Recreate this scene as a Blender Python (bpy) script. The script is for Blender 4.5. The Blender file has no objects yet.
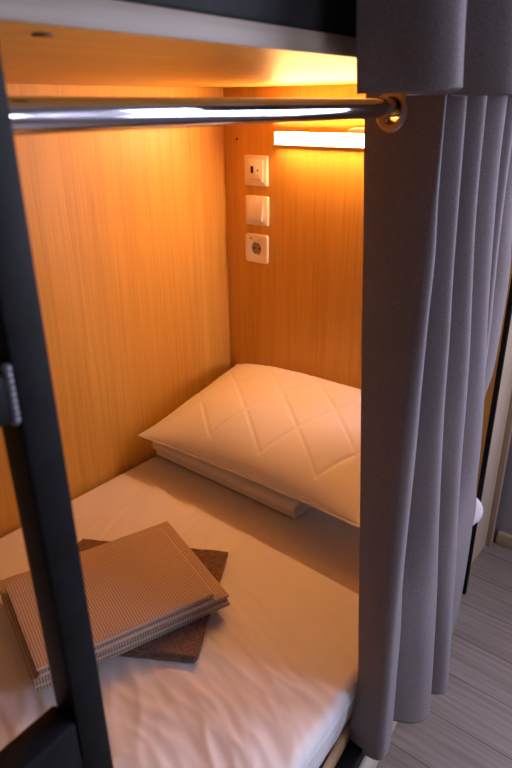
import bpy, bmesh, math, random
from mathutils import Vector, Matrix, noise

random.seed(7)
scene = bpy.context.scene
COL = scene.collection
SK = 0.06                                   # the bunk's open front runs slightly skew to its long wall
ANG = math.atan(SK)


def F(u, y, z):
    """A point on the bunk's front: u metres outwards of the front plane, at depth y."""
    return Vector((0.885 - SK * y + u, y, z))


# ------------------------------------------------------------------ materials
def new_mat(name):
    m = bpy.data.materials.new(name)
    m.use_nodes = True
    nt = m.node_tree
    b = nt.nodes['Principled BSDF']
    return m, nt, b


def plain(name, col, rough=0.5, metal=0.0, bump=0.0, bscale=200.0, var=0.0, spec=None, sheen=0.0):
    m, nt, b = new_mat(name)
    b.inputs['Base Color'].default_value = (*col, 1)
    b.inputs['Roughness'].default_value = rough
    b.inputs['Metallic'].default_value = metal
    if spec is not None:
        b.inputs['Specular IOR Level'].default_value = spec
    if sheen:
        b.inputs['Sheen Weight'].default_value = sheen
        b.inputs['Sheen Roughness'].default_value = 0.5
    if bump or var:
        tc = nt.nodes.new('ShaderNodeTexCoord')
        nz = nt.nodes.new('ShaderNodeTexNoise')
        nz.inputs['Scale'].default_value = bscale
        nz.inputs['Detail'].default_value = 4
        nt.links.new(tc.outputs['Object'], nz.inputs['Vector'])
        if bump:
            bp = nt.nodes.new('ShaderNodeBump')
            bp.inputs['Strength'].default_value = bump
            bp.inputs['Distance'].default_value = 0.002
            nt.links.new(nz.outputs['Fac'], bp.inputs['Height'])
            nt.links.new(bp.outputs['Normal'], b.inputs['Normal'])
        if var:
            mr = nt.nodes.new('ShaderNodeMapRange')
            mr.inputs[1].default_value = 0.3
            mr.inputs[2].default_value = 0.7
            mr.inputs[3].default_value = 1 - var
            mr.inputs[4].default_value = 1 + var
            hs = nt.nodes.new('ShaderNodeHueSaturation')
            hs.inputs['Color'].default_value = (*col, 1)
            nt.links.new(nz.outputs['Fac'], mr.inputs['Value'])
            nt.links.new(mr.outputs[0], hs.inputs['Value'])
            nt.links.new(hs.outputs[0], b.inputs['Base Color'])
    return m


def wood(name, dark, light, rough=0.4, scale=(60, 60, 1.6), fine=(260, 260, 5), bump=0.08):
    """Laminate with a straight grain along the axis that has the small scale."""
    m, nt, b = new_mat(name)
    tc = nt.nodes.new('ShaderNodeTexCoord')

    def grain(sc, detail, dist):
        mp = nt.nodes.new('ShaderNodeMapping')
        mp.inputs['Scale'].default_value = sc
        n = nt.nodes.new('ShaderNodeTexNoise')
        n.inputs['Scale'].default_value = 1
        n.inputs['Detail'].default_value = detail
        n.inputs['Distortion'].default_value = dist
        nt.links.new(tc.outputs['Object'], mp.inputs['Vector'])
        nt.links.new(mp.outputs[0], n.inputs['Vector'])
        return n.outputs['Fac']
    a = grain(scale, 3, 0.8)
    c = grain(fine, 2, 0.2)
    d = grain(tuple(s * 0.16 for s in scale), 2, 1.5)
    ma = nt.nodes.new('ShaderNodeMath'); ma.operation = 'MULTIPLY_ADD'
    ma.inputs[1].default_value = 0.55
    nt.links.new(a, ma.inputs[0])
    mb = nt.nodes.new('ShaderNodeMath'); mb.operation = 'MULTIPLY'
    mb.inputs[1].default_value = 0.45
    nt.links.new(c, mb.inputs[0]); nt.links.new(mb.outputs[0], ma.inputs[2])
    mc = nt.nodes.new('ShaderNodeMath'); mc.operation = 'MULTIPLY_ADD'
    mc.inputs[1].default_value = 0.35
    nt.links.new(d, mc.inputs[0]); nt.links.new(ma.outputs[0], mc.inputs[2])
    cr = nt.nodes.new('ShaderNodeValToRGB')
    cr.color_ramp.elements[0].position = 0.52
    cr.color_ramp.elements[0].color = (*dark, 1)
    cr.color_ramp.elements[1].position = 0.78
    cr.color_ramp.elements[1].color = (*light, 1)
    nt.links.new(mc.outputs[0], cr.inputs[0])
    nt.links.new(cr.outputs[0], b.inputs['Base Color'])
    b.inputs['Roughness'].default_value = rough
    bp = nt.nodes.new('ShaderNodeBump')
    bp.inputs['Strength'].default_value = bump
    bp.inputs['Distance'].default_value = 0.001
    nt.links.new(c, bp.inputs['Height'])
    nt.links.new(bp.outputs['Normal'], b.inputs['Normal'])
    return m


def waffle(name, col, dark, cell=0.0052):
    m, nt, b = new_mat(name)
    tc = nt.nodes.new('ShaderNodeTexCoord')
    sp = nt.nodes.new('ShaderNodeSeparateXYZ')
    nt.links.new(tc.outputs['Object'], sp.inputs[0])

    def wave(axis):
        mu = nt.nodes.new('ShaderNodeMath'); mu.operation = 'MULTIPLY'
        mu.inputs[1].default_value = math.pi / cell
        nt.links.new(sp.outputs[axis], mu.inputs[0])
        si = nt.nodes.new('ShaderNodeMath'); si.operation = 'SINE'
        nt.links.new(mu.outputs[0], si.inputs[0])
        ab = nt.nodes.new('ShaderNodeMath'); ab.operation = 'ABSOLUTE'
        nt.links.new(si.outputs[0], ab.inputs[0])
        return ab.outputs[0]
    mn = nt.nodes.new('ShaderNodeMath'); mn.operation = 'MULTIPLY'
    nt.links.new(wave('X'), mn.inputs[0]); nt.links.new(wave('Y'), mn.inputs[1])
    nz = nt.nodes.new('ShaderNodeTexNoise'); nz.inputs['Scale'].default_value = 900
    nt.links.new(tc.outputs['Object'], nz.inputs['Vector'])
    ad = nt.nodes.new('ShaderNodeMath'); ad.operation = 'MULTIPLY_ADD'
    ad.inputs[1].default_value = 0.5
    nt.links.new(nz.outputs['Fac'], ad.inputs[0]); nt.links.new(mn.outputs[0], ad.inputs[2])
    cr = nt.nodes.new('ShaderNodeValToRGB')
    cr.color_ramp.elements[0].position = 0.3; cr.color_ramp.elements[0].color = (*col, 1)
    cr.color_ramp.elements[1].position = 1.1; cr.color_ramp.elements[1].color = (*dark, 1)
    nt.links.new(ad.outputs[0], cr.inputs[0])
    nt.links.new(cr.outputs[0], b.inputs['Base Color'])
    b.inputs['Roughness'].default_value = 0.95
    b.inputs['Specular IOR Level'].default_value = 0.1
    b.inputs['Sheen Weight'].default_value = 0.15
    bp = nt.nodes.new('ShaderNodeBump'); bp.invert = True
    bp.inputs['Strength'].default_value = 0.6; bp.inputs['Distance'].default_value = 0.0015
    nt.links.new(ad.outputs[0], bp.inputs['Height'])
    nt.links.new(bp.outputs['Normal'], b.inputs['Normal'])
    return m


def fabric(name, col, rough=0.9, scale=900.0, var=0.25, bump=0.35, sheen=0.3):
    """Woven cloth: a fine mottle of threads with slubs across and along."""
    m, nt, b = new_mat(name)
    tc = nt.nodes.new('ShaderNodeTexCoord')
    n1 = nt.nodes.new('ShaderNodeTexNoise'); n1.inputs['Scale'].default_value = scale
    n1.inputs['Detail'].default_value = 2
    mp = nt.nodes.new('ShaderNodeMapping'); mp.inputs['Scale'].default_value = (400, 400, 700)
    n2 = nt.nodes.new('ShaderNodeTexNoise'); n2.inputs['Scale'].default_value = 1
    nt.links.new(tc.outputs['Object'], n1.inputs['Vector'])
    nt.links.new(tc.outputs['Object'], mp.inputs['Vector'])
    nt.links.new(mp.outputs[0], n2.inputs['Vector'])
    ad = nt.nodes.new('ShaderNodeMath'); ad.operation = 'ADD'
    nt.links.new(n1.outputs['Fac'], ad.inputs[0]); nt.links.new(n2.outputs['Fac'], ad.inputs[1])
    mr = nt.nodes.new('ShaderNodeMapRange')
    mr.inputs[1].default_value = 0.7; mr.inputs[2].default_value = 1.3
    mr.inputs[3].default_value = 1 - var; mr.inputs[4].default_value = 1 + var
    nt.links.new(ad.outputs[0], mr.inputs['Value'])
    hs = nt.nodes.new('ShaderNodeHueSaturation'); hs.inputs['Color'].default_value = (*col, 1)
    nt.links.new(mr.outputs[0], hs.inputs['Value'])
    nt.links.new(hs.outputs[0], b.inputs['Base Color'])
    b.inputs['Roughness'].default_value = rough
    b.inputs['Specular IOR Level'].default_value = 0.15
    b.inputs['Sheen Weight'].default_value = sheen
    b.inputs['Sheen Roughness'].default_value = 0.4
    bp = nt.nodes.new('ShaderNodeBump')
    bp.inputs['Strength'].default_value = bump; bp.inputs['Distance'].default_value = 0.001
    nt.links.new(ad.outputs[0], bp.inputs['Height'])
    nt.links.new(bp.outputs['Normal'], b.inputs['Normal'])
    tl = nt.nodes.new('ShaderNodeBsdfTranslucent')
    nt.links.new(hs.outputs[0], tl.inputs['Color'])
    mx = nt.nodes.new('ShaderNodeMixShader'); mx.inputs[0].default_value = 0.3
    nt.links.new(b.outputs[0], mx.inputs[1]); nt.links.new(tl.outputs[0], mx.inputs[2])
    nt.links.new(mx.outputs[0], nt.nodes['Material Output'].inputs['Surface'])
    return m


def planks(name):
    """Grey-brown floor boards running along X, 0.125 m wide."""
    m, nt, b = new_mat(name)
    tc = nt.nodes.new('ShaderNodeTexCoord')
    mp = nt.nodes.new('ShaderNodeMapping'); mp.inputs['Location'].default_value = (0.35, 0.045, 0)
    nt.links.new(tc.outputs['Object'], mp.inputs['Vector'])
    br = nt.nodes.new('ShaderNodeTexBrick')
    br.offset = 0.37
    br.inputs['Color1'].default_value = (0.56, 0.56, 0.56, 1)
    br.inputs['Color2'].default_value = (0.70, 0.70, 0.70, 1)
    br.inputs['Mortar'].default_value = (0.16, 0.16, 0.16, 1)
    br.inputs['Scale'].default_value = 1
    br.inputs['Mortar Size'].default_value = 0.0012
    br.inputs['Mortar Smooth'].default_value = 0.2
    br.inputs['Brick Width'].default_value = 1.1
    br.inputs['Row Height'].default_value = 0.125
    nt.links.new(mp.outputs[0], br.inputs['Vector'])
    m2 = nt.nodes.new('ShaderNodeMapping'); m2.inputs['Scale'].default_value = (2.6, 30, 1)
    nt.links.new(tc.outputs['Object'], m2.inputs['Vector'])
    n = nt.nodes.new('ShaderNodeTexNoise'); n.inputs['Scale'].default_value = 1
    n.inputs['Detail'].default_value = 5; n.inputs['Distortion'].default_value = 1.2
    nt.links.new(m2.outputs[0], n.inputs['Vector'])
    m3 = nt.nodes.new('ShaderNodeMapping'); m3.inputs['Scale'].default_value = (3.0, 14, 1)
    nt.links.new(tc.outputs['Object'], m3.inputs['Vector'])
    w = nt.nodes.new('ShaderNodeTexWave'); w.wave_type = 'RINGS'
    w.inputs['Scale'].default_value = 1.3; w.inputs['Distortion'].default_value = 6
    w.inputs['Detail'].default_value = 2
    nt.links.new(m3.outputs[0], w.inputs['Vector'])
    mw = nt.nodes.new('ShaderNodeMath'); mw.operation = 'MULTIPLY_ADD'
    mw.inputs[1].default_value = 0.18
    nt.links.new(w.outputs['Fac'], mw.inputs[0]); nt.links.new(n.outputs['Fac'], mw.inputs[2])
    cr = nt.nodes.new('ShaderNodeValToRGB')
    cr.color_ramp.elements[0].position = 0.35; cr.color_ramp.elements[0].color = (0.37, 0.285, 0.24, 1)
    cr.color_ramp.elements[1].position = 0.8; cr.color_ramp.elements[1].color = (0.53, 0.42, 0.36, 1)
    nt.links.new(mw.outputs[0], cr.inputs[0])
    mx = nt.nodes.new('ShaderNodeMixRGB'); mx.blend_type = 'MULTIPLY'; mx.inputs[0].default_value = 1
    nt.links.new(cr.outputs[0], mx.inputs[1]); nt.links.new(br.outputs['Color'], mx.inputs[2])
    ga = nt.nodes.new('ShaderNodeBrightContrast'); ga.inputs['Bright'].default_value = 0.0
    nt.links.new(mx.outputs[0], ga.inputs[0])
    nt.links.new(ga.outputs[0], b.inputs['Base Color'])
    b.inputs['Roughness'].default_value = 0.42
    bp = nt.nodes.new('ShaderNodeBump'); bp.inputs['Strength'].default_value = 0.15
    bp.inputs['Distance'].default_value = 0.001
    nt.links.new(n.outputs['Fac'], bp.inputs['Height'])
    nt.links.new(bp.outputs['Normal'], b.inputs['Normal'])
    return m


M = {}
M['laminate'] = wood('oak_laminate', (0.62, 0.340, 0.058), (0.735, 0.425, 0.088), 0.42)
M['laminate_long'] = wood('oak_laminate_long', (0.62, 0.340, 0.058), (0.735, 0.425, 0.088), 0.42, scale=(60, 1.6, 60), fine=(260, 5, 260))
M['deck'] = wood('deck_laminate', (0.25, 0.185, 0.13), (0.31, 0.235, 0.165), 0.45, scale=(60, 1.6, 60), fine=(260, 5, 260))
M['beige'] = wood('beige_laminate', (0.50, 0.37, 0.26), (0.60, 0.455, 0.33), 0.5)
M['beige_long'] = wood('beige_laminate_long', (0.52, 0.46, 0.36), (0.62, 0.55, 0.44), 0.5, scale=(60, 1.6, 60), fine=(260, 5, 260))
M['strip'] = wood('warm_wood_strip', (0.36, 0.25, 0.16), (0.46, 0.33, 0.22), 0.5)
M['strip_long'] = wood('warm_wood_strip_long', (0.40, 0.24, 0.12), (0.52, 0.33, 0.18), 0.5, scale=(60, 1.6, 60), fine=(260, 5, 260))
M['black'] = plain('black_painted_steel', (0.008, 0.008, 0.009), 0.55, 0.0, bump=0.25, bscale=60, var=0.3, spec=0.12)
M['weld'] = plain('scuffed_grey_steel', (0.16, 0.16, 0.18), 0.45, 0.4, bump=0.3, bscale=150, var=0.2)
M['chrome'] = plain('polished_chrome', (0.75, 0.75, 0.78), 0.09, 1.0)
M['bronze'] = plain('satin_metal_ring', (0.50, 0.42, 0.38), 0.32, 1.0)
M['curtain'] = fabric('grey_woven_curtain', (0.325, 0.285, 0.29))
M['sheet'] = plain('white_cotton_sheet', (0.80, 0.77, 0.775), 0.75, bump=0.05, bscale=500, spec=0.25, sheen=0.15)
M['pillow'] = plain('white_quilted_cotton', (0.87, 0.84, 0.81), 0.75, bump=0.06, bscale=350, spec=0.25, sheen=0.15)
M['blanket'] = plain('white_blanket_cotton', (0.84, 0.80, 0.76), 0.8, bump=0.06, bscale=350, spec=0.2)
M['mattress'] = plain('mattress_ticking', (0.6, 0.57, 0.56), 0.85, bump=0.1, bscale=300)
M['waffle'] = waffle('taupe_waffle_weave', (0.66, 0.50, 0.40), (0.30, 0.22, 0.17))
M['terry'] = plain('brown_terry_cloth', (0.175, 0.10, 0.066), 0.95, bump=1.0, bscale=240, var=0.45, spec=0.05, sheen=0.4)
M['plastic'] = plain('white_plastic', (0.88, 0.83, 0.76), 0.35)
M['plastic_grey'] = plain('grey_plastic', (0.30, 0.29, 0.28), 0.45)
M['hole'] = plain('dark_contact', (0.015, 0.014, 0.013), 0.5)
M['brass'] = plain('brass_contact', (0.75, 0.55, 0.22), 0.3, 1.0)
M['screw'] = plain('dark_screw', (0.05, 0.035, 0.025), 0.5)
M['wall'] = plain('grey_painted_wall', (0.36, 0.33, 0.36), 0.85, bump=0.08, bscale=90)
M['room'] = plain('pale_painted_wall', (0.37, 0.355, 0.36), 0.9, bump=0.05, bscale=90)
M['base'] = wood('beige_baseboard', (0.50, 0.40, 0.26), (0.60, 0.49, 0.33), 0.45, scale=(1.6, 60, 60), fine=(5, 260, 260))
M['floor'] = planks('grey_brown_floorboards')
M['frame'] = plain('white_window_frame', (0.8, 0.8, 0.8), 0.4)

m, nt, b = new_mat('window_glass')
mix = nt.nodes.new('ShaderNodeMixShader'); mix.inputs[0].default_value = 0.06
tr = nt.nodes.new('ShaderNodeBsdfTransparent'); gl = nt.nodes.new('ShaderNodeBsdfGlossy')
gl.inputs['Roughness'].default_value = 0.02
nt.links.new(tr.outputs[0], mix.inputs[1]); nt.links.new(gl.outputs[0], mix.inputs[2])
nt.links.new(mix.outputs[0], nt.nodes['Material Output'].inputs['Surface'])
M['glass'] = m

m, nt, b = new_mat('warm_led_diffuser')
b.inputs['Base Color'].default_value = (0.9, 0.8, 0.65, 1)
b.inputs['Emission Color'].default_value = (1.0, 0.48, 0.165, 1)
b.inputs['Emission Strength'].default_value = 158.0
M['led'] = m


# ------------------------------------------------------------------ mesh helpers
def link(name, bm, mat, parent=None, smooth=True, angle=35):
    me = bpy.data.meshes.new(name)
    bmesh.ops.recalc_face_normals(bm, faces=bm.faces)
    bm.to_mesh(me); bm.free()
    for p in me.polygons:
        p.use_smooth = smooth
    if smooth and angle:
        me.set_sharp_from_angle(angle=math.radians(angle))
    o = bpy.data.objects.new(name, me)
    COL.objects.link(o)
    if mat:
        me.materials.append(M[mat] if isinstance(mat, str) else mat)
    if parent:
        o.parent = parent
    return o


def thing(name, label, cat, loc=(0, 0, 0), rz=0, group=None):
    o = bpy.data.objects.new(name, None)
    COL.objects.link(o)
    o.location = loc; o.rotation_euler = (0, 0, rz); o.empty_display_size = 0.05
    return tag(o, label, cat, group)


def tag(o, label, cat, group=None):
    o['label'] = label; o['category'] = cat
    if group:
        o['group'] = group
    return o


def struct(o):
    o['kind'] = 'structure'
    return o


def add_box(bm, c, s, bevel=0.0, seg=2, mat=None):
    """Box about c of full size s, with rounded edges."""
    r = bmesh.ops.create_cube(bm, size=1)
    vs = r['verts']
    for v in vs:
        v.co = Vector((c[0] + v.co.x * s[0], c[1] + v.co.y * s[1], c[2] + v.co.z * s[2]))
    if bevel:
        es = list({e for v in vs for e in v.link_edges})
        bmesh.ops.bevel(bm, geom=es, offset=bevel, segments=seg, affect='EDGES', profile=0.5)
    return bm


def box(name, lo, hi, mat, parent=None, bevel=0.0015):
    bm = bmesh.new()
    add_box(bm, [(a + b) / 2 for a, b in zip(lo, hi)], [b - a for a, b in zip(lo, hi)], bevel)
    return link(name, bm, mat, parent)


def fbox(name, u0, u1, y0, y1, z0, z1, mat, parent=None, bevel=0.0015, inset=0.0, lean=0.0):
    """Box lined up with the skew front."""
    bm = bmesh.new()
    add_box(bm, ((u0 + u1) / 2, (y0 + y1) / 2, (z0 + z1) / 2), (u1 - u0, y1 - y0, z1 - z0), bevel)
    for v in bm.verts:
        v.co = F(v.co.x - inset * (1 + v.co.y / 0.6) - lean * (v.co.z - 0.75), v.co.y, v.co.z)
    return link(name, bm, mat, parent)


def cyl(bm, a, b, r, seg=32, cap=True):
    a, b = Vector(a), Vector(b)
    d = b - a
    rot = d.to_track_quat('Z', 'Y').to_matrix().to_4x4()
    bmesh.ops.create_cone(bm, cap_ends=cap, segments=seg, radius1=r, radius2=r, depth=d.length,
                          matrix=Matrix.Translation((a + b) / 2) @ rot)
    return bm


def rounded_plate(bm, w, h, t, r, z0=0.0, n=6):
    """A plate with rounded corners in the XZ plane that stands out towards -Y from y = -z0 to -(z0+t), its rim chamfered."""
    def ring(off, y):
        pts = []
        for cx, cz, a0 in ((1, 1, 0), (-1, 1, 90), (-1, -1, 180), (1, -1, 270)):
            for k in range(n + 1):
                a = math.radians(a0 + 90 * k / n)
                rr = max(r - off, 0.0003)
                pts.append(bm.verts.new((cx * (w / 2 - r) + rr * math.cos(a), y, cz * (h / 2 - r) + rr * math.sin(a))))
        return pts
    c = min(t * 0.35, 0.002)
    rs = [ring(0, -z0), ring(0, -z0 - t + c), ring(c * 0.35, -z0 - t + c * 0.3), ring(c, -z0 - t)]
    for p, q in zip(rs, rs[1:]):
        for i in range(len(p)):
            j = (i + 1) % len(p)
            bm.faces.new((p[i], p[j], q[j], q[i]))
    bm.faces.new(rs[-1]); bm.faces.new(list(reversed(rs[0])))
    return bm


def torus(bm, center, axis, R, r, seg=40, sub=12, flat=0.5):
    axis = Vector(axis).normalized()
    q = axis.to_track_quat('Z', 'Y')
    rows = []
    for i in range(seg):
        a = 2 * math.pi * i / seg
        row = []
        for j in range(sub):
            b_ = 2 * math.pi * j / sub
            p = Vector(((R + r * math.cos(b_)) * math.cos(a), (R + r * math.cos(b_)) * math.sin(a), r * flat * math.sin(b_)))
            row.append(bm.verts.new(Vector(center) + q @ p))
        rows.append(row)
    for i in range(seg):
        for j in range(sub):
            bm.faces.new((rows[i][j], rows[(i + 1) % seg][j], rows[(i + 1) % seg][(j + 1) % sub], rows[i][(j + 1) % sub]))
    return bm


def fbm(v, oct=3):
    s, a, t = 0.0, 1.0, 0.0
    v = Vector(v)
    for _ in range(oct):
        s += a * noise.noise(v); t += a
        v = v * 2.03 + Vector((3.1, 1.7, 0.3)); a *= 0.5
    return s / t


def sstep(a, b_, x):
    t = min(max((x - a) / (b_ - a), 0), 1)
    return t * t * (3 - 2 * t)


# ------------------------------------------------------------------ the setting
ZF = -0.30                                  # floor; z = 0 is the top of the mattress
X1, Y0, Y1, ZC = 2.7, -3.4, 0.28, 2.25
struct(box('floor', (-0.2, Y0 - 0.1, ZF - 0.05), (X1 + 0.1, Y1 + 0.1, ZF), 'floor', None, 0))
struct(box('ceiling', (-0.2, Y0 - 0.1, ZC), (X1 + 0.1, Y1 + 0.1, ZC + 0.05), 'room', None, 0))
struct(box('wall_left', (-0.03, Y0, ZF), (0.0, 0.0, ZC), 'laminate', None, 0))
struct(box('wall_back', (-0.03, 0.0, ZF), (0.862, 0.018, ZC), 'laminate', None, 0.0012))
struct(box('wall_front', (-0.2, Y0 - 0.05, ZF), (X1, Y0, ZC), 'room', None, 0))
VX0, VX1, VZ0, VZ1 = 1.30, 2.20, 0.35, 1.60   # window opening in the rear wall
bm = bmesh.new()
for lo, hi in (((-0.2, Y1, ZF), (VX0, Y1 + 0.06, ZC)), ((VX1, Y1, ZF), (X1, Y1 + 0.06, ZC)),
               ((VX0, Y1, ZF), (VX1, Y1 + 0.06, VZ0)), ((VX0, Y1, VZ1), (VX1, Y1 + 0.06, ZC))):
    add_box(bm, [(a + b) / 2 for a, b in zip(lo, hi)], [b - a for a, b in zip(lo, hi)])
struct(link('wall_rear', bm, 'wall', None, False))
bm = bmesh.new()
fw = 0.05
for lo, hi in (((VX0, Y1 + 0.01, VZ0), (VX0 + fw, Y1 + 0.05, VZ1)), ((VX1 - fw, Y1 + 0.01, VZ0), (VX1, Y1 + 0.05, VZ1)),
               ((VX0 + fw, Y1 + 0.01, VZ0), (VX1 - fw, Y1 + 0.05, VZ0 + fw)), ((VX0 + fw, Y1 + 0.01, VZ1 - fw), (VX1 - fw, Y1 + 0.05, VZ1))):
    add_box(bm, [(a + b) / 2 for a, b in zip(lo, hi)], [b - a for a, b in zip(lo, hi)])
win = struct(link('window_2', bm, 'frame', None, False))
box('window_pane', (VX0 + fw, Y1 + 0.028, VZ0 + fw), (VX1 - fw, Y1 + 0.032, VZ1 - fw), 'glass', win, 0)

WY0, WY1, WZ0, WZ1 = -0.34, 0.26, 0.30, 1.60   # window opening in the right wall
bm = bmesh.new()
for lo, hi in (((X1, Y0 - 0.05, ZF), (X1 + 0.06, WY0, ZC)), ((X1, WY1, ZF), (X1 + 0.06, Y1 + 0.06, ZC)),
               ((X1, WY0, ZF), (X1 + 0.06, WY1, WZ0)), ((X1, WY0, WZ1), (X1 + 0.06, WY1, ZC))):
    add_box(bm, [(a + b) / 2 for a, b in zip(lo, hi)], [b - a for a, b in zip(lo, hi)])
struct(link('wall_right', bm, 'room', None, False))
bm = bmesh.new()
fw = 0.05
for lo, hi in (((X1 + 0.01, WY0, WZ0), (X1 + 0.05, WY0 + fw, WZ1)), ((X1 + 0.01, WY1 - fw, WZ0), (X1 + 0.05, WY1, WZ1)),
               ((X1 + 0.01, WY0 + fw, WZ0), (X1 + 0.05, WY1 - fw, WZ0 + fw)), ((X1 + 0.01, WY0 + fw, WZ1 - fw), (X1 + 0.05, WY1 - fw, WZ1))):
    add_box(bm, [(a + b) / 2 for a, b in zip(lo, hi)], [b - a for a, b in zip(lo, hi)])
win = struct(link('window_1', bm, 'frame', None, False))
box('window_pane', (X1 + 0.028, WY0 + fw, WZ0 + fw), (X1 + 0.032, WY1 - fw, WZ1 - fw), 'glass', win, 0)
bm = bmesh.new()
add_box(bm, (1.775, Y1 - 0.008, ZF + 0.0225), (1.835, 0.016, 0.045), 0.004, 3)
struct(link('baseboard_rear', bm, 'base'))

# ------------------------------------------------------------------ storage cabinet behind the head of the bunk
cab = thing('cabinet', 'beige wooden cabinet side with brown edge strip behind black bunk post', 'cabinet', (0.43, 0.15, ZF))
def inl(o):                                  # keep world coordinates under a placed Empty
    o.matrix_parent_inverse = Matrix.Translation(o.parent.location).inverted()
    return o
inl(box('side_panel', (0.818, 0.0185, ZF), (0.838, 0.235, 1.7), 'beige', cab))
inl(box('body', (0.02, 0.03, ZF), (0.817, 0.235, 1.7), 'beige', cab))
bm = bmesh.new(); add_box(bm, (0.838, 0.246, 0.7), (0.030, 0.02, 2.0), 0.003)
inl(link('edge_strip', bm, 'strip', cab))

# ------------------------------------------------------------------ bunk bed
bunk = thing('bunk_bed', 'black steel and wood bunk bed whose lower bunk is made up in white', 'bunk bed', (0.885, -1.0, ZF))
ub, uf = -2.02, -0.002
# the deck of the upper bunk, roof of the niche
bm = bmesh.new()
vs = []
for z in (1.005, 1.022):
    for p in (Vector((0.001, uf, z)), Vector((0.001, ub, z)), F(-0.008, ub, z), F(-0.008, -0.03, z), Vector((0.86, -0.0305, z)), Vector((0.86, uf, z))):
        vs.append(bm.verts.new((p.x, p.y, z)))
n = 6
bm.faces.new(vs[:n]); bm.faces.new(vs[n:])
for i in range(n):
    bm.faces.new((vs[i], vs[(i + 1) % n], vs[n + (i + 1) % n], vs[n + i]))
bmesh.ops.bevel(bm, geom=[e for e in bm.edges if abs(e.verts[0].co.z - e.verts[1].co.z) < 1e-5], offset=0.001, segments=1, affect='EDGES')
inl(link('upper_deck', bm, 'laminate_long', bunk))
inl(fbox('edge_band', -0.0079, -0.0055, ub, -0.03, 1.0045, 1.0222, 'deck', bunk, 0.0005))
inl(fbox('upper_rail', -0.040, -0.009, ub, -0.0, 1.0222, 1.0722, 'black', bunk, 0.005))
inl(fbox('ladder_post', 0.002, 0.030, -1.279, -1.2525, ZF, 1.95, 'black', bunk, 0.003, lean=0.012))
inl(fbox('ladder_post', 0.002, 0.030, -1.683, -1.646, ZF, 1.95, 'black', bunk, 0.003, lean=0.012))
for zt in (0.545, 0.826):
    inl(fbox('ladder_rung', 0.002, 0.030, -1.646, -1.279, zt - (0.05 if zt < 0.6 else 0.032), zt, 'black', bunk, 0.004, lean=0.012))
# weld bead at the end of the upper rung
bm = bmesh.new()
for k in range(9):
    p = F(0.0275, -1.2815, 0.795 + 0.032 * k / 8)
    bmesh.ops.create_icosphere(bm, subdivisions=2, radius=0.0034, matrix=Matrix.Translation(p))
inl(link('weld_bead', bm, 'weld', bunk))
bm = bmesh.new(); add_box(bm, (0.870, -0.008, 0.8), (0.012, 0.011, 2.2), 0.002)
inl(link('head_post', bm, 'black', bunk))
inl(fbox('edge_trim', -0.032, -0.0225, ub, -0.03, -0.21, -0.118, 'strip_long', bunk, 0.0015, 0.040))
inl(fbox('side_rail', -0.0215, 0.008, ub, -0.03, -0.19, -0.15, 'black', bunk, 0.003, 0.040))
inl(fbox('plinth_board', -0.006, 0.012, ub, -0.03, ZF, -0.1905, 'beige_long', bunk, 0.0015, 0.040))
bm = bmesh.new(); add_box(bm, (0.43, -1.01, -0.1725), (0.84, 1.98, 0.045), 0.003)
inl(link('mattress_base', bm, 'beige_long', bunk))

# ------------------------------------------------------------------ mattress and fitted sheet
MY0, MY1 = -1.985, -0.008


def bed_edge(y):                             # outer edge of the mattress, its head corner rounded
    e = 0.885 - SK * y - 0.014
    if y > -0.06:
        e -= 0.03 * ((y + 0.06) / 0.052) ** 2
    e -= 0.008 * sstep(-0.2, -0.08, y)
    return e


bm = bmesh.new()
nx, ny = 10, 40
for (z0, z1, ins) in ((-0.1495, -0.012, 0.008),):
    a = [(0.012, MY0 + 0.01), (bed_edge(MY0) - ins, MY0 + 0.01), (bed_edge(-0.1) - ins, -0.1), (bed_edge(MY1) - ins, MY1 - 0.008), (0.012, MY1 - 0.008)]
    lo = [bm.verts.new((x, y, z0)) for x, y in a]; hi = [bm.verts.new((x, y, z1)) for x, y in a]
    bm.faces.new(lo); bm.faces.new(hi)
    for i in range(5):
        bm.faces.new((lo[i], lo[(i + 1) % 5], hi[(i + 1) % 5], hi[i]))
    bmesh.ops.bevel(bm, geom=[e for e in bm.edges], offset=0.012, segments=3, affect='EDGES')
tag(link('mattress', bm, 'mattress'), 'pale mattress under the white sheet on the lower bunk', 'mattress')


def rdg(v, oct=3):
    """Ridged noise: narrow crests between broad hollows, 0 to 1."""
    n_ = fbm(v, oct)
    return max(0.0, 1 - abs(n_) * 3.2) ** 1.8


def crease(x, y):
    """Height of the sheet's wrinkles at a point of the bed."""
    h = 0.0018 * fbm((x * 3, y * 3, 0.2), 2)
    # pulled creases near the front edge towards the foot, fanning out over the edge
    w = sstep(-0.52, -0.85, y) * sstep(0.15, 0.6, x) * (1 - 0.45 * sstep(0.84, 0.9, x))
    t = (y + 0.35 * (x - 0.9) + 0.08 * (x - 0.9) ** 2)
    c = rdg((t * 15 + 1.3 * fbm((x * 3, y * 3, 5), 2), x * 3.4, 1.7), 3)
    c2 = fbm((t * 34 + 2.1, x * 6.5 + 1.2 * fbm((x * 5, y * 5, 2), 1), 4.1), 2)
    h += w * (0.0044 * c + 0.0026 * c2)
    # creases running from the pillow towards the towels
    w2 = sstep(-0.36, -0.46, y) * sstep(-0.86, -0.62, y) * sstep(0.04, 0.16, x) * sstep(0.66, 0.4, x)
    t2 = x + 0.25 * (y + 0.4)
    h += w2 * 0.0062 * rdg((t2 * 13, y * 2.6 + 3, 8.8), 3)
    # shallow folds over the foot half
    w3 = sstep(-0.7, -1.05, y) * sstep(0.1, 0.3, x)
    h += w3 * 0.003 * rdg((y * 9 + x * 6, x * 4, 12.2), 2)
    # the sheet stands up where it is tucked round the head corner
    h += 0.052 * math.exp(-((x - 0.855) / 0.032) ** 2 - ((y + 0.055) / 0.04) ** 2)
    return h


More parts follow.
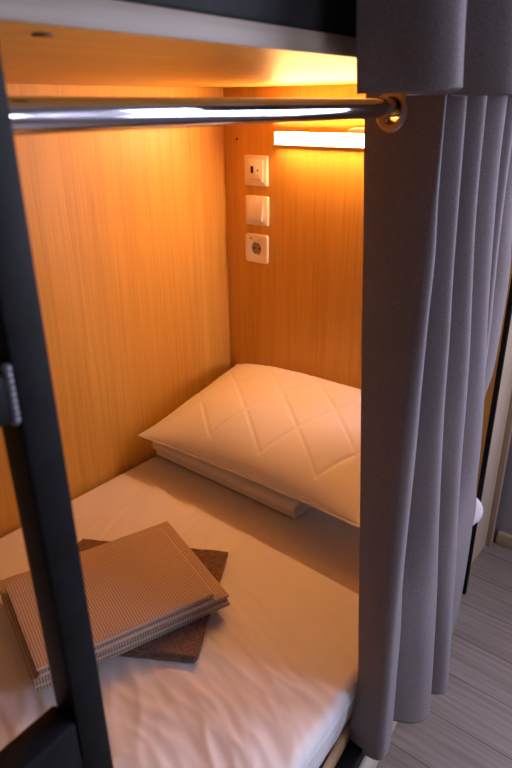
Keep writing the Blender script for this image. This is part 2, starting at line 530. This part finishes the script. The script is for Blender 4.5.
bm = bmesh.new()
NX, NY = 210, 400
rows = []
for j in range(NY + 1):
    y = MY0 + (MY1 - MY0) * (j / NY)
    e = bed_edge(y)
    row = []
    rad = 0.020
    flat = e - rad
    arc = rad * math.pi / 2
    side = 0.108
    L = flat - 0.008 + arc + side
    for i in range(NX + 1):
        f_ = i / NX
        # more columns near the edge
        s = L * (1 - (1 - f_) ** 1.45)
        if s < flat - 0.008:
            x = 0.008 + s; z = 0.0; nrm = Vector((0, 0, 1))
        elif s < flat - 0.008 + arc:
            a = (s - (flat - 0.008)) / rad
            x = flat + rad * math.sin(a); z = -rad + rad * math.cos(a); nrm = Vector((math.sin(a), 0, math.cos(a)))
        else:
            d_ = s - (flat - 0.008 + arc)
            x = e - 0.10 * d_ * d_ / 0.085; z = -rad - d_; nrm = Vector((1, 0, 0))
        h = crease(min(x, e) + max(0, -z) * 0.8, y)
        if nrm.z < 0.9:
            h += 0.004 * abs(fbm((y * 9, z * 14, 3.3), 3)) * (1 - nrm.z)
            # piped edge seam of the mattress showing through
            h += 0.0022 * math.exp(-((z + 0.030) / 0.004) ** 2)
        p = Vector((x, y, z)) + nrm * h
        # rounded wall side and ends
        dw = min(x - 0.008, MY1 - y, y - MY0)
        if nrm.z > 0.5 and dw < 0.02:
            p.z -= 0.014 * (1 - max(dw, 0) / 0.02) ** 2
        row.append(bm.verts.new(p))
    rows.append(row)
for j in range(NY):
    for i in range(NX):
        bm.faces.new((rows[j][i], rows[j][i + 1], rows[j + 1][i + 1], rows[j + 1][i]))
sheet = link('bed_sheet', bm, 'sheet', None, True, 0)
tag(sheet, 'rumpled white fitted sheet stretched over the lower bunk mattress', 'bed sheet')
md = sheet.modifiers.new('thickness', 'SOLIDIFY'); md.thickness = 0.0012; md.offset = -1

# ------------------------------------------------------------------ folded white blanket under the pillow
def folded(layers, D, W, pitch, th, seed, wjit=0.004, djit=0.004, nw=30, sag=0.0, side=1, nd=16, rc=0.006, rough=0.0):
    """A cloth folded back and forth: a ribbon surface that snakes up through the layers; D across the folds, W along them."""
    rnd = random.Random(seed)
    path = []                                # (y, z, layer)
    r = pitch / 2
    ends = [(D / 2 - rnd.random() * djit * 2 - r) for _ in range(layers + 1)]
    s = side
    for k in range(layers):
        z = pitch * (k + 0.5)
        y_from = -s * ends[k]; y_to = s * ends[k + 1]
        for q in range(nd + 1):
            path.append((y_from + (y_to - y_from) * q / nd, z, k))
        if k < layers - 1:
            for q in range(1, 6):
                a = math.pi * q / 6
                path.append((y_to + s * r * math.sin(a), z + r - r * math.cos(a), k + q / 6))
        s = -s
    offs = [(rnd.uniform(-1, 1) * wjit, rnd.uniform(-1, 1) * wjit) for _ in range(layers + 1)]
    bm = bmesh.new()
    rows = []
    for (y, z, k) in path:
        k0 = int(k); t = k - k0
        k1 = min(k0 + 1, layers - 1)
        lo = -W / 2 + offs[k0][0] * (1 - t) + offs[k1][0] * t
        hi = W / 2 + offs[k0][1] * (1 - t) + offs[k1][1] * t
        ins = 0.0
        dy = abs(y) - (D / 2 - rc)
        if dy > 0:
            ins = rc - math.sqrt(max(rc * rc - min(dy, rc) ** 2, 0))
        lo += ins; hi -= ins
        row = []
        for i in range(nw + 1):
            x = lo + (hi - lo) * i / nw
            # a little waviness; upper layers sag between the folds
            dz = 0.0011 * fbm((x * 14, y * 14, seed), 2) * min(1, k + 0.3)
            dz -= sag * (1 - (2 * y / D) ** 2 * 0.7) * (1 - (2 * x / W) ** 2 * 0.6) * (k / layers)
            wob = 0.0016 * fbm((x * 9, k * 1.7, seed + 4.0), 2)
            dz += rough * noise.noise(Vector((x * 70, y * 70, k * 3.1 + seed)))
            row.append(bm.verts.new((x, y + wob, max(z + dz, th * 0.6))))
        rows.append(row)
    for a, b_ in zip(rows, rows[1:]):
        for i in range(nw):
            bm.faces.new((a[i], a[i + 1], b_[i + 1], b_[i]))
    return bm


def cloth(name, bm, mat, th, parent=None):
    o = link(name, bm, mat, parent, True, 0)
    md = o.modifiers.new('thickness', 'SOLIDIFY'); md.thickness = th; md.offset = 0
    bv = o.modifiers.new('soft_rim', 'BEVEL'); bv.width = th * 0.3; bv.segments = 2; bv.limit_method = 'ANGLE'; bv.angle_limit = math.radians(60)
    return o


bl = cloth('folded_blanket', folded(4, 0.335, 0.515, 0.0205, 0.0170, 3, wjit=0.006, djit=0.005, sag=0.004), 'blanket', 0.0170)
bl.location = (0.29, -0.215, 0.0055)
tag(bl, 'white blanket folded flat underneath the quilted pillow', 'blanket')

# ------------------------------------------------------------------ pillow
A_, B_ = 0.366, 0.222
PN = 230


def zigzag(px, py):
    """Depth of the stitched quilting at a point of the pillow (metres): two crossing families of lines that start from a row of points near the front."""
    g = sstep(-0.178, -0.166, py)
    out = 0.0
    for (dx, dy, wt) in ((0.46, 0.89, 1.0), (-0.77, 0.64, 0.75)):
        # where this line family through the point crosses the starting row
        x0 = px - dx / dy * (py + 0.168)
        q = (x0 - 0.039) / 0.168
        d = abs(q - round(q)) * 0.168 * dy
        out = max(out, wt * math.exp(-(d / 0.0046) ** 2))
    return out * g


bm = bmesh.new()


def pil(s, t, up):
    # gently hollow outline with pointed corners
    ox = A_ * s * (1 - 0.045 * (1 - t * t))
    oy = B_ * t * (1 - 0.05 * (1 - s * s))
    e1 = max(0.0, 1 - abs(s) ** 2.6); e2 = max(0.0, 1 - abs(t) ** 2.4)
    prof = (e1 ** 0.62) * (e2 ** (0.58 if t < 0 else 0.42))
    # filling sits a little towards the back
    lump = 1 + 0.10 * fbm((ox * 4, oy * 4, 1.5), 2) + 0.16 * t
    if up:
        z = 0.096 * prof * lump
        z -= 0.0022 * zigzag(ox, oy) * min(1, prof * 2.2)
        # puckers beside the seam
        z += 0.0022 * noise.noise(Vector((ox * 42, oy * 12, 7))) * (1 - prof) * min(1, prof * 4)
    else:
        z = -0.048 * prof * lump
    return Vector((ox, oy, z))


lin = [math.sin(math.pi / 2 * (2 * i / PN - 1)) * 0.35 + 0.65 * (2 * i / PN - 1) for i in range(PN + 1)]
top = [[bm.verts.new(pil(s, t, True)) for s in lin] for t in lin]
bot = [[top[j][i] if i in (0, PN) or j in (0, PN) else bm.verts.new(pil(lin[i], lin[j], False)) for i in range(PN + 1)] for j in range(PN + 1)]
for j in range(PN):
    for i in range(PN):
        bm.faces.new((top[j][i], top[j][i + 1], top[j + 1][i + 1], top[j + 1][i]))
        bm.faces.new((bot[j][i], bot[j + 1][i], bot[j + 1][i + 1], bot[j][i + 1]))
pillow = thing('pillow', 'white quilted pillow propped in the corner on a folded blanket', 'pillow', (0.402, -0.215, 0.149))
pillow.rotation_euler = (math.radians(10.0), math.radians(-1.0), math.radians(0.6))
cover = link('pillow_cover', bm, 'pillow', pillow, True, 0)
# piped seam all round
bm = bmesh.new()
loop = []
K = 115
for s, t in [(-1 + 2 * k / K, -1) for k in range(K)] + [(1, -1 + 2 * k / K) for k in range(K)] + [(1 - 2 * k / K, 1) for k in range(K)] + [(-1, 1 - 2 * k / K) for k in range(K)]:
    v = pil(s, t, True); v.z = 0
    out = Vector((v.x / A_, v.y / B_, 0)).normalized()
    loop.append((v, out))
rows = []
for v, out in loop:
    rows.append([bm.verts.new(v + out * dx + Vector((0, 0, dz))) for dx, dz in ((-0.004, 0.0022), (0.0035, 0.0016), (0.0055, 0), (0.0035, -0.0016), (-0.004, -0.0022))])
for i in range(len(rows)):
    a, b_ = rows[i], rows[(i + 1) % len(rows)]
    for j in range(4):
        bm.faces.new((a[j], b_[j], b_[j + 1], a[j + 1]))
link('piping', bm, 'pillow', cover, True, 0)

# ------------------------------------------------------------------ towels
def place(o, x, y, z, deg):
    o.location = (x, y, z); o.rotation_euler = (0, 0, math.radians(deg))
    return o


tz = 0.006
t3 = place(cloth('bath_towel', folded(3, 0.335, 0.350, 0.0062, 0.0056, 11, wjit=0.008, djit=0.010, nw=110, nd=90, side=-1, rc=0.028, rough=0.0011), 'terry', 0.0056), 0.4325, -0.806, tz, 31)
tag(t3, 'dark brown terry towel lying folded at the bottom of the towel stack', 'towel', 'towels on the bed')
t2 = place(cloth('waffle_towel', folded(4, 0.305, 0.388, 0.0072, 0.0062, 21, wjit=0.004, djit=0.004, nw=40), 'waffle', 0.0062), 0.424, -0.852, tz + 0.0195, 71.5)
tag(t2, 'larger taupe waffle weave towel folded between the brown towel and topmost one', 'towel', 'towels on the bed')
t1 = place(cloth('waffle_towel', folded(3, 0.262, 0.345, 0.0072, 0.0062, 33, wjit=0.003, djit=0.003, nw=40, side=-1), 'waffle', 0.0062), 0.442, -0.872, tz + 0.0495, 71.3)
tag(t1, 'smaller taupe waffle weave towel folded on top of the towel stack', 'towel', 'towels on the bed')

# ------------------------------------------------------------------ wall fittings
def fitting(name, label, cat, x, z, tilt=0):
    return thing(name, label, cat, (x, -0.0002, z))


def plate(parent, w=0.081):
    link('cover_frame', rounded_plate(bmesh.new(), w, w, 0.009, 0.0032), 'plastic', parent)


usb = fitting('usb_outlet', 'white square charging outlet with dark port, highest of three wall plates', 'outlet', 0.122, 0.792)
plate(usb)
ins_ = link('insert', rounded_plate(bmesh.new(), 0.056, 0.058, 0.0025, 0.002, 0.009), 'plastic', usb)
bm = bmesh.new(); add_box(bm, (-0.010, -0.0118, 0.003), (0.010, 0.001, 0.019), 0.0004); link('port', bm, 'hole', ins_)
bm = bmesh.new(); cyl(bm, (0.011, -0.0113, 0.002), (0.011, -0.0125, 0.002), 0.0028); link('indicator', bm, 'hole', ins_)
bm = bmesh.new(); add_box(bm, (0, -0.0117, -0.022), (0.040, 0.0008, 0.0012)); link('groove', bm, 'plastic_grey', ins_)

sw = fitting('light_switch', 'white rocker light switch between the two outlets on wood wall', 'light switch', 0.124, 0.683)
plate(sw)
bm = bmesh.new()
w_, h_ = 0.026, 0.027
pf = [(-h_, 0.0165), (-h_ + 0.006, 0.0175), (h_ - 0.004, 0.0105), (h_, 0.0098)]
for x in (-w_, w_):
    vs_ = [bm.verts.new((x, -yy, z)) for z, yy in pf] + [bm.verts.new((x, -0.0088, h_)), bm.verts.new((x, -0.0088, -h_))]
    bm.faces.new(vs_)
bm.verts.ensure_lookup_table()
for i in range(6):
    bm.faces.new((bm.verts[i], bm.verts[(i + 1) % 6], bm.verts[6 + (i + 1) % 6], bm.verts[6 + i]))
bmesh.ops.bevel(bm, geom=list(bm.edges), offset=0.0008, segments=2, affect='EDGES')
link('rocker', bm, 'plastic', sw)

so = fitting('power_socket', 'white round-pin power socket, lowest of three wall plates', 'power socket', 0.122, 0.574)
# frame with a round well
bm = bmesh.new()
NR = 48
w2 = 0.0412
def sq(a, h, y):
    c, s = math.cos(a), math.sin(a)
    k = h / max(abs(c), abs(s))
    return Vector((c * k, y, s * k))
rings = []
for fn in (lambda a: sq(a, w2, -0.0), lambda a: sq(a, w2, -0.0075), lambda a: sq(a, w2 - 0.0015, -0.009),
           lambda a: Vector((0.0205 * math.cos(a), -0.009, 0.0205 * math.sin(a))),
           lambda a: Vector((0.0195 * math.cos(a), -0.0085, 0.0195 * math.sin(a))),
           lambda a: Vector((0.0190 * math.cos(a), -0.0015, 0.0190 * math.sin(a)))):
    rings.append([bm.verts.new(fn(2 * math.pi * (i + 0.5) / NR)) for i in range(NR)])
for p, q in zip(rings, rings[1:]):
    for i in range(NR):
        bm.faces.new((p[i], p[(i + 1) % NR], q[(i + 1) % NR], q[i]))
link('cover_frame', bm, 'plastic', so)
bm = bmesh.new(); cyl(bm, (0, -0.0012, 0), (0, -0.0035, 0), 0.0189, 40); well = link('socket_well', bm, 'plastic_grey', so)
for sx in (-1, 1):
    bm = bmesh.new(); cyl(bm, (sx * 0.0095, -0.0034, 0.0), (sx * 0.0095, -0.0040, 0.0), 0.0029, 16); link('pin_hole', bm, 'hole', well)
for sz in (-1, 1):
    bm = bmesh.new(); add_box(bm, (0, -0.0055, sz * 0.0165), (0.006, 0.004, 0.0035), 0.0006); link('earth_clip', bm, 'brass', well)
bm = bmesh.new(); add_box(bm, (-0.018, -0.0092, 0.0285), (0.009, 0.0008, 0.005)); link('marking', bm, 'plastic_grey', so)
bm = bmesh.new(); cyl(bm, (0.014, -0.0088, 0.0275), (0.014, -0.0097, 0.0275), 0.0024, 12); link('marking', bm, 'brass', so)

for nm, lab, loc, ax in (('screw', 'tiny dark screw in the wood wall left of the lamp', (0.048, 0, 0.873), 'Y'),
                         ('screw', 'dark screw head in the underside of the upper bunk', (0.90, -1.17, 1.005), 'Z')):
    bm = bmesh.new()
    if ax == 'Y':
        cyl(bm, (0, 0.0005, 0), (0, -0.0012, 0), 0.0036, 16)
    else:
        cyl(bm, (0, 0, 0.0005), (0, 0, -0.0015), 0.0065, 20)
    o = link(nm, bm, 'screw'); o.location = loc
    tag(o, lab, 'screw')

# ------------------------------------------------------------------ LED lamp
lamp = thing('wall_lamp', 'glowing warm tube lamp mounted on wood wall below upper bunk', 'lamp', (0.397, 0, 0.880))
bm = bmesh.new()
for dz in (-0.0155, 0.0155):
    add_box(bm, (0, -0.009, dz), (0.40, 0.017, 0.002), 0.0006)
add_box(bm, (0, -0.006, 0), (0.40, 0.011, 0.0285), 0.001)
link('housing', bm, 'plastic', lamp)
bm = bmesh.new()
NS = 18
L2 = 0.190
rings = []
for x in (-L2, L2):
    ring = []
    for k in range(NS + 1):
        a = math.pi * k / NS
        ring.append(bm.verts.new((x, -0.0195 - 0.0095 * math.sin(a), 0.0142 * math.cos(a))))
    rings.append(ring)
for k in range(NS):
    bm.faces.new((rings[0][k], rings[0][k + 1], rings[1][k + 1], rings[1][k]))
bm.faces.new((rings[0][0], rings[1][0], rings[1][-1], rings[0][-1]))
bm.faces.new(rings[0]); bm.faces.new(rings[1])
link('diffuser', bm, 'led', lamp)
for sx in (-1, 1):
    bm = bmesh.new(); add_box(bm, (sx * 0.1935, -0.0155, 0), (0.006, 0.030, 0.033), 0.002); link('end_cap', bm, 'plastic', lamp)
bm = bmesh.new()  # thin half-round white hump on the wall along the housing's upper edge
NB = 20
fr = [bm.verts.new((0.055 + 0.042 * math.cos(math.pi * k / NB), -0.0045, 0.0167 + 0.013 * math.sin(math.pi * k / NB))) for k in range(NB + 1)]
bk = [bm.verts.new((v.co.x, -0.0005, v.co.z)) for v in fr]
bm.faces.new(fr); bm.faces.new(bk)
for i in range(NB + 1):
    j = (i + 1) % (NB + 1)
    bm.faces.new((fr[i], fr[j], bk[j], bk[i]))
bmesh.ops.bevel(bm, geom=list(bm.edges), offset=0.002, segments=2, affect='EDGES')
link('top_hump', bm, 'plastic', lamp)

# ------------------------------------------------------------------ curtain rod
RU, RZ = -0.056, 0.956
rod = thing('curtain_rod', 'shiny chrome curtain rod running under the upper bunk edge', 'curtain rod', F(RU, -1.0, RZ))
bm = bmesh.new(); cyl(bm, F(RU, -1.96, RZ), F(RU, -0.022, RZ), 0.0118, 48); inl(link('tube', bm, 'chrome', rod))
bm = bmesh.new()
cyl(bm, F(RU, -0.022, RZ), F(RU, -0.0005, RZ), 0.021, 32)
inl(link('end_bracket', bm, 'chrome', rod))

# ------------------------------------------------------------------ grey curtain on the rod
def interp(pts, z):
    """(x, y) of a fold line at height z; pts sorted from the top down; Catmull-Rom in z with constant ends."""
    if z >= pts[0][2]:
        return pts[0][0], pts[0][1]
    for k in range(len(pts) - 1):
        if pts[k][2] >= z >= pts[k + 1][2]:
            p1, p2 = pts[k], pts[k + 1]
            p0 = pts[max(k - 1, 0)]; p3 = pts[min(k + 2, len(pts) - 1)]
            h = p2[2] - p1[2]
            t = (z - p1[2]) / h
            out = []
            for c in (0, 1):
                m1 = (p2[c] - p0[c]) / (p2[2] - p0[2]) * h if p2[2] != p0[2] else 0
                m2 = (p3[c] - p1[c]) / (p3[2] - p1[2]) * h if p3[2] != p1[2] else 0
                out.append((2 * t ** 3 - 3 * t * t + 1) * p1[c] + (t ** 3 - 2 * t * t + t) * m1 + (-2 * t ** 3 + 3 * t * t) * p2[c] + (t ** 3 - t * t) * m2)
            return out
    return pts[-1][0], pts[-1][1]


HT = 0.985


def fold_y(c, f_):
    """Round outer folds, narrow inner ones."""
    return f_ ** 1.65 if c % 2 == 0 else 1 - (1 - f_) ** 1.65


V0 = [(.817, -.610, HT), (.819, -.612, .929), (.842, -.638, .796), (.858, -.653, .652), (.878, -.672, .498), (.896, -.685, .325), (.910, -.692, .145), (.918, -.693, .009), (.916, -.696, -.067), (.906, -.692, -.142), (.903, -.69, -.2)]
C1 = [(.945, -.639, HT), (.948, -.639, .85), (.952, -.638, .775), (.955, -.645, .69), (.958, -.650, .597), (.962, -.656, .484), (.967, -.667, .369), (.973, -.681, .208), (.977, -.684, .063), (.979, -.681, -.082), (.979, -.683, -.165)]
C2 = [(.945, -.577, HT), (.947, -.568, .849), (.953, -.570, .732), (.960, -.573, .64), (.967, -.574, .50), (.976, -.563, .316), (.984, -.541, .11), (.990, -.525, -.078), (.992, -.512, -.205)]
C3 = [(.945, -.508, HT), (.949, -.502, .813), (.956, -.492, .684), (.962, -.482, .572), (.968, -.470, .38), (.976, -.461, .208), (.984, -.454, .049), (.990, -.438, -.106), (.992, -.425, -.215)]
C4 = [(.945, -.427, HT), (.946, -.422, .864), (.95, -.408, .722), (.953, -.386, .585), (.955, -.355, .451), (.955, -.332, .337), (.952, -.312, .242), (.948, -.282, .095), (.942, -.262, -.088), (.938, -.262, -.178), (.935, -.28, -.247)]
C5 = [(.943, -.378, HT), (.943, -.372, .82), (.943, -.368, .755), (.942, -.353, .651), (.938, -.330, .577), (.925, -.285, .40), (.915, -.25, .20), (.912, -.235, -.24)]
C6 = [(.925, -.265, HT), (.925, -.252, .757), (.925, -.228, .676), (.92, -.208, .60), (.914, -.192, .50), (.905, -.172, .43), (.89, -.153, .361), (.885, -.145, .2), (.885, -.14, -.24)]


def valley(a, b_, top, bot, f=0.5):
    """Inner fold line between two outer ones; top/bot: how far in it lies."""
    out = []
    for z in (HT, .8, .6, .45, .3, .15, 0, -.12, -.25):
        xa, ya = interp(a, z); xb, yb = interp(b_, z)
        t = (HT - z) / (HT + .25)
        d = top * (1 - t) + bot * t
        if z < 0.2:
            d = min(d, (xa + xb) / 2 - (0.885 - SK * (ya + yb) / 2 + 0.022))
        elif z < 0.5:
            d = min(d, (xa + xb) / 2 - (0.885 - SK * (ya + yb) / 2 - 0.02))
        out.append(((xa + xb) / 2 - d, ya + (yb - ya) * f, z))
    return out


cols = [V0, C1, valley(C1, C2, .105, .07, .5), C2, valley(C2, C3, .105, .07, .5), C3, valley(C3, C4, .10, .05, .42), C4,
        valley(C4, C5, .09, .02, .5), C5, valley(C5, C6, .08, .02, .5), C6, [(x - .05, y + .03, z) for x, y, z in C6]]
hem = [-.165, -.155, -.165, -.198, -.20, -.210, -.245, -.24, -.24, -.24, -.24, -.24, -.24]
SEG, NZ = 26, 150
bm = bmesh.new()
grid = []
for zi in range(NZ + 1):
    row = []
    for c in range(len(cols) - 1):
        for q in range(SEG if c < len(cols) - 2 else SEG + 1):
            f_ = q / SEG
            # rounded at the outer and inner fold, straight between them
            t = 0.5 - 0.5 * math.cos(math.pi * f_)
            h0 = hem[c] + (hem[c + 1] - hem[c]) * t
            z = HT + (h0 - HT) * zi / NZ
            xa, ya = interp(cols[c], z); xb, yb = interp(cols[c + 1], z)
            crest_first = (c % 2 == 1)
            sx = t
            sy = fold_y(c, f_)
            x = xa + (xb - xa) * sx; y = ya + (yb - ya) * sy
            # slight belly and slow ripples of the cloth
            dn = 0.0035 * fbm((c * 3.1 + f_ * 1.6, z * 2.2, 0.7), 2)
            y += dn * math.sin(math.pi * f_)
            if c == 0:
                y -= 0.016 * 4 * f_ * f_ * (1 - f_)
                z -= 0.0
            # hem dips at the fold crests
            row.append(bm.verts.new((x, y, z)))
    grid.append(row)
# leave the eyelet holes open
fc = []
axis = F(RU, 0, RZ)
for a, b_ in zip(grid, grid[1:]):
    for i in range(len(a) - 1):
        c = (a[i].co + a[i + 1].co + b_[i].co + b_[i + 1].co) / 4
        q = F(RU, c.y, RZ)
        if math.hypot(c.x - q.x, c.z - q.z) < 0.0195:
            continue
        bm.faces.new((a[i], a[i + 1], b_[i + 1], b_[i]))
for v in [v for v in bm.verts if not v.link_faces]:
    bm.verts.remove(v)
# where each sheet crosses the rod
cross = []
zr = min(range(NZ + 1), key=lambda k: abs(grid[k][0].co.z - RZ) if grid[k][0].is_valid else 9) if False else None
cur = thing('curtain', 'long grey eyelet curtain drawn into folds beside the bed', 'curtain', F(0.03, -0.5, 0.98))
cl = inl(link('curtain_cloth', bm, 'curtain', cur, True, 0))
md = cl.modifiers.new('thickness', 'SOLIDIFY'); md.thickness = 0.0022; md.offset = 0
for c in range(7):
    # the crossing point of this sheet with the rod at rod height
    best = None
    for q in range(101):
        f_ = q / 100; t = 0.5 - 0.5 * math.cos(math.pi * f_)
        xa, ya = interp(cols[c], RZ); xb, yb = interp(cols[c + 1], RZ)
        x = xa + (xb - xa) * t; y = ya + (yb - ya) * fold_y(c, f_)
        if c == 0:
            y -= 0.016 * 4 * f_ * f_ * (1 - f_)
        d = abs(x - F(RU, y, RZ).x)
        if best is None or d < best[0]:
            best = (d, x, y, f_)
    d, x, y, f_ = best
    if d < 0.004:
        xa, ya = interp(cols[c], RZ); xb, yb = interp(cols[c + 1], RZ)
        def sheet_pt(g):
            yy = ya + (yb - ya) * fold_y(c, g)
            if c == 0:
                yy -= 0.016 * 4 * g * g * (1 - g)
            return Vector((xa + (xb - xa) * (0.5 - 0.5 * math.cos(math.pi * g)), yy, 0))
        tang = (sheet_pt(f_ + 0.14) - sheet_pt(f_ - 0.14)).normalized()
        nrm = Vector((tang.y, -tang.x, 0))
        bm = bmesh.new(); torus(bm, (x, y, RZ - 0.003), nrm, 0.0222, 0.0066, flat=0.8)
        inl(link('eyelet', bm, 'bronze', cur))

# ------------------------------------------------------------------ valance: the lower end of the upper bunk's curtain
plan = [(.958, -.869), (.982, -.864), (1.010, -.858), (1.031, -.847), (1.041, -.832), (1.036, -.812), (1.01, -.788), (.97, -.778), (.953, -.762), (.957, -.737), (.985, -.724), (1.02, -.714), (1.043, -.70), (1.047, -.68), (1.03, -.663), (.98, -.65), (.952, -.632), (.955, -.605), (.985, -.592), (1.02, -.58), (1.03, -.555), (1.0, -.535), (.955, -.52), (.945, -.495), (.975, -.475), (1.01, -.45), (1.0, -.41), (.95, -.39), (.94, -.36), (.97, -.33), (.98, -.29), (.94, -.26), (.93, -.22)]


def cr(pts, t):
    n_ = len(pts) - 1
    k = min(int(t * n_), n_ - 1); f_ = t * n_ - k
    p = [pts[max(k - 1, 0)], pts[k], pts[k + 1], pts[min(k + 2, n_)]]
    return [0.5 * (2 * p[1][c] + (p[2][c] - p[0][c]) * f_ + (2 * p[0][c] - 5 * p[1][c] + 4 * p[2][c] - p[3][c]) * f_ ** 2 + (3 * p[1][c] - p[0][c] - 3 * p[2][c] + p[3][c]) * f_ ** 3) for c in (0, 1)]


bm = bmesh.new()
grid = []
NU = 420
for zi in range(41):
    row = []
    for i in range(NU + 1):
        u, y = cr(plan, i / NU)
        z0 = 0.970 + 0.005 * math.exp(-((y + 0.82) / 0.03) ** 2) + 0.0015 * fbm((y * 9, 0.3, 2), 2)
        z = z0 + 0.50 * (zi / 40)
        u += 0.005 * fbm((y * 6, z * 5, 3), 2) - (z - 0.97) * 0.05
        # stitched hem: a shallow fold line 40 mm above the edge
        y += 0.0012 * math.exp(-((z - z0 - 0.040) / 0.0025) ** 2)
        row.append(bm.verts.new((u, y, z)))
    grid.append(row)
for a, b_ in zip(grid, grid[1:]):
    for i in range(NU):
        bm.faces.new((a[i], a[i + 1], b_[i + 1], b_[i]))
val = thing('valance', 'short grey curtain end hanging over the upper bunk edge', 'curtain', F(0.03, -0.5, 0.97))
vo = inl(link('valance_cloth', bm, 'curtain', val, True, 0))
md = vo.modifiers.new('thickness', 'SOLIDIFY'); md.thickness = 0.0022; md.offset = 0

# ------------------------------------------------------------------ daylight
w = bpy.data.worlds.new('daylight'); scene.world = w; w.use_nodes = True
w.node_tree.nodes['Background'].inputs[0].default_value = (0.70, 0.80, 1.0, 1)
w.node_tree.nodes['Background'].inputs[1].default_value = 1.0
ld = bpy.data.lights.new('window_daylight', 'AREA')
ld.shape = 'RECTANGLE'; ld.size = WY1 - WY0 - 0.1; ld.size_y = WZ1 - WZ0 - 0.1
ld.energy = 46; ld.color = (0.73, 0.75, 1.0)
lo = bpy.data.objects.new('window_daylight', ld); COL.objects.link(lo)
lo.location = (X1 + 0.045, (WY0 + WY1) / 2, (WZ0 + WZ1) / 2)
lo.rotation_euler = Vector((-1, 0, 0)).to_track_quat('-Z', 'Z').to_euler()

l2 = bpy.data.lights.new('rear_window_daylight', 'AREA')
l2.shape = 'RECTANGLE'; l2.size = VX1 - VX0 - 0.1; l2.size_y = VZ1 - VZ0 - 0.1
l2.energy = 28; l2.color = (0.73, 0.75, 1.0)
lo = bpy.data.objects.new('rear_window_daylight', l2); COL.objects.link(lo)
lo.location = ((VX0 + VX1) / 2, Y1 + 0.045, (VZ0 + VZ1) / 2)
lo.rotation_euler = Vector((0, -1, 0)).to_track_quat('-Z', 'Z').to_euler()

# ------------------------------------------------------------------ camera
cam = bpy.data.cameras.new('camera'); co = bpy.data.objects.new('camera', cam); COL.objects.link(co)
cam.sensor_fit = 'VERTICAL'; cam.sensor_height = 36.0; cam.lens = 36.0 * 630.996 / 768
R = Matrix(((0.77235807, -0.25158096, 0.58324098), (0.63514077, 0.31701227, -0.70434325), (-0.00769519, 0.91444532, 0.40463631)))
co.matrix_world = Matrix.Translation((1.30626, -1.44428, 0.96152)) @ R.to_4x4()
cam.clip_start = 0.02
cam.dof.use_dof = True; cam.dof.focus_distance = 1.42; cam.dof.aperture_fstop = 8.0
scene.camera = co
vs_ = scene.view_settings
vs_.view_transform = 'Standard'; vs_.look = 'None'; vs_.gamma = 1; vs_.exposure = 0.0; vs_.use_curve_mapping = False
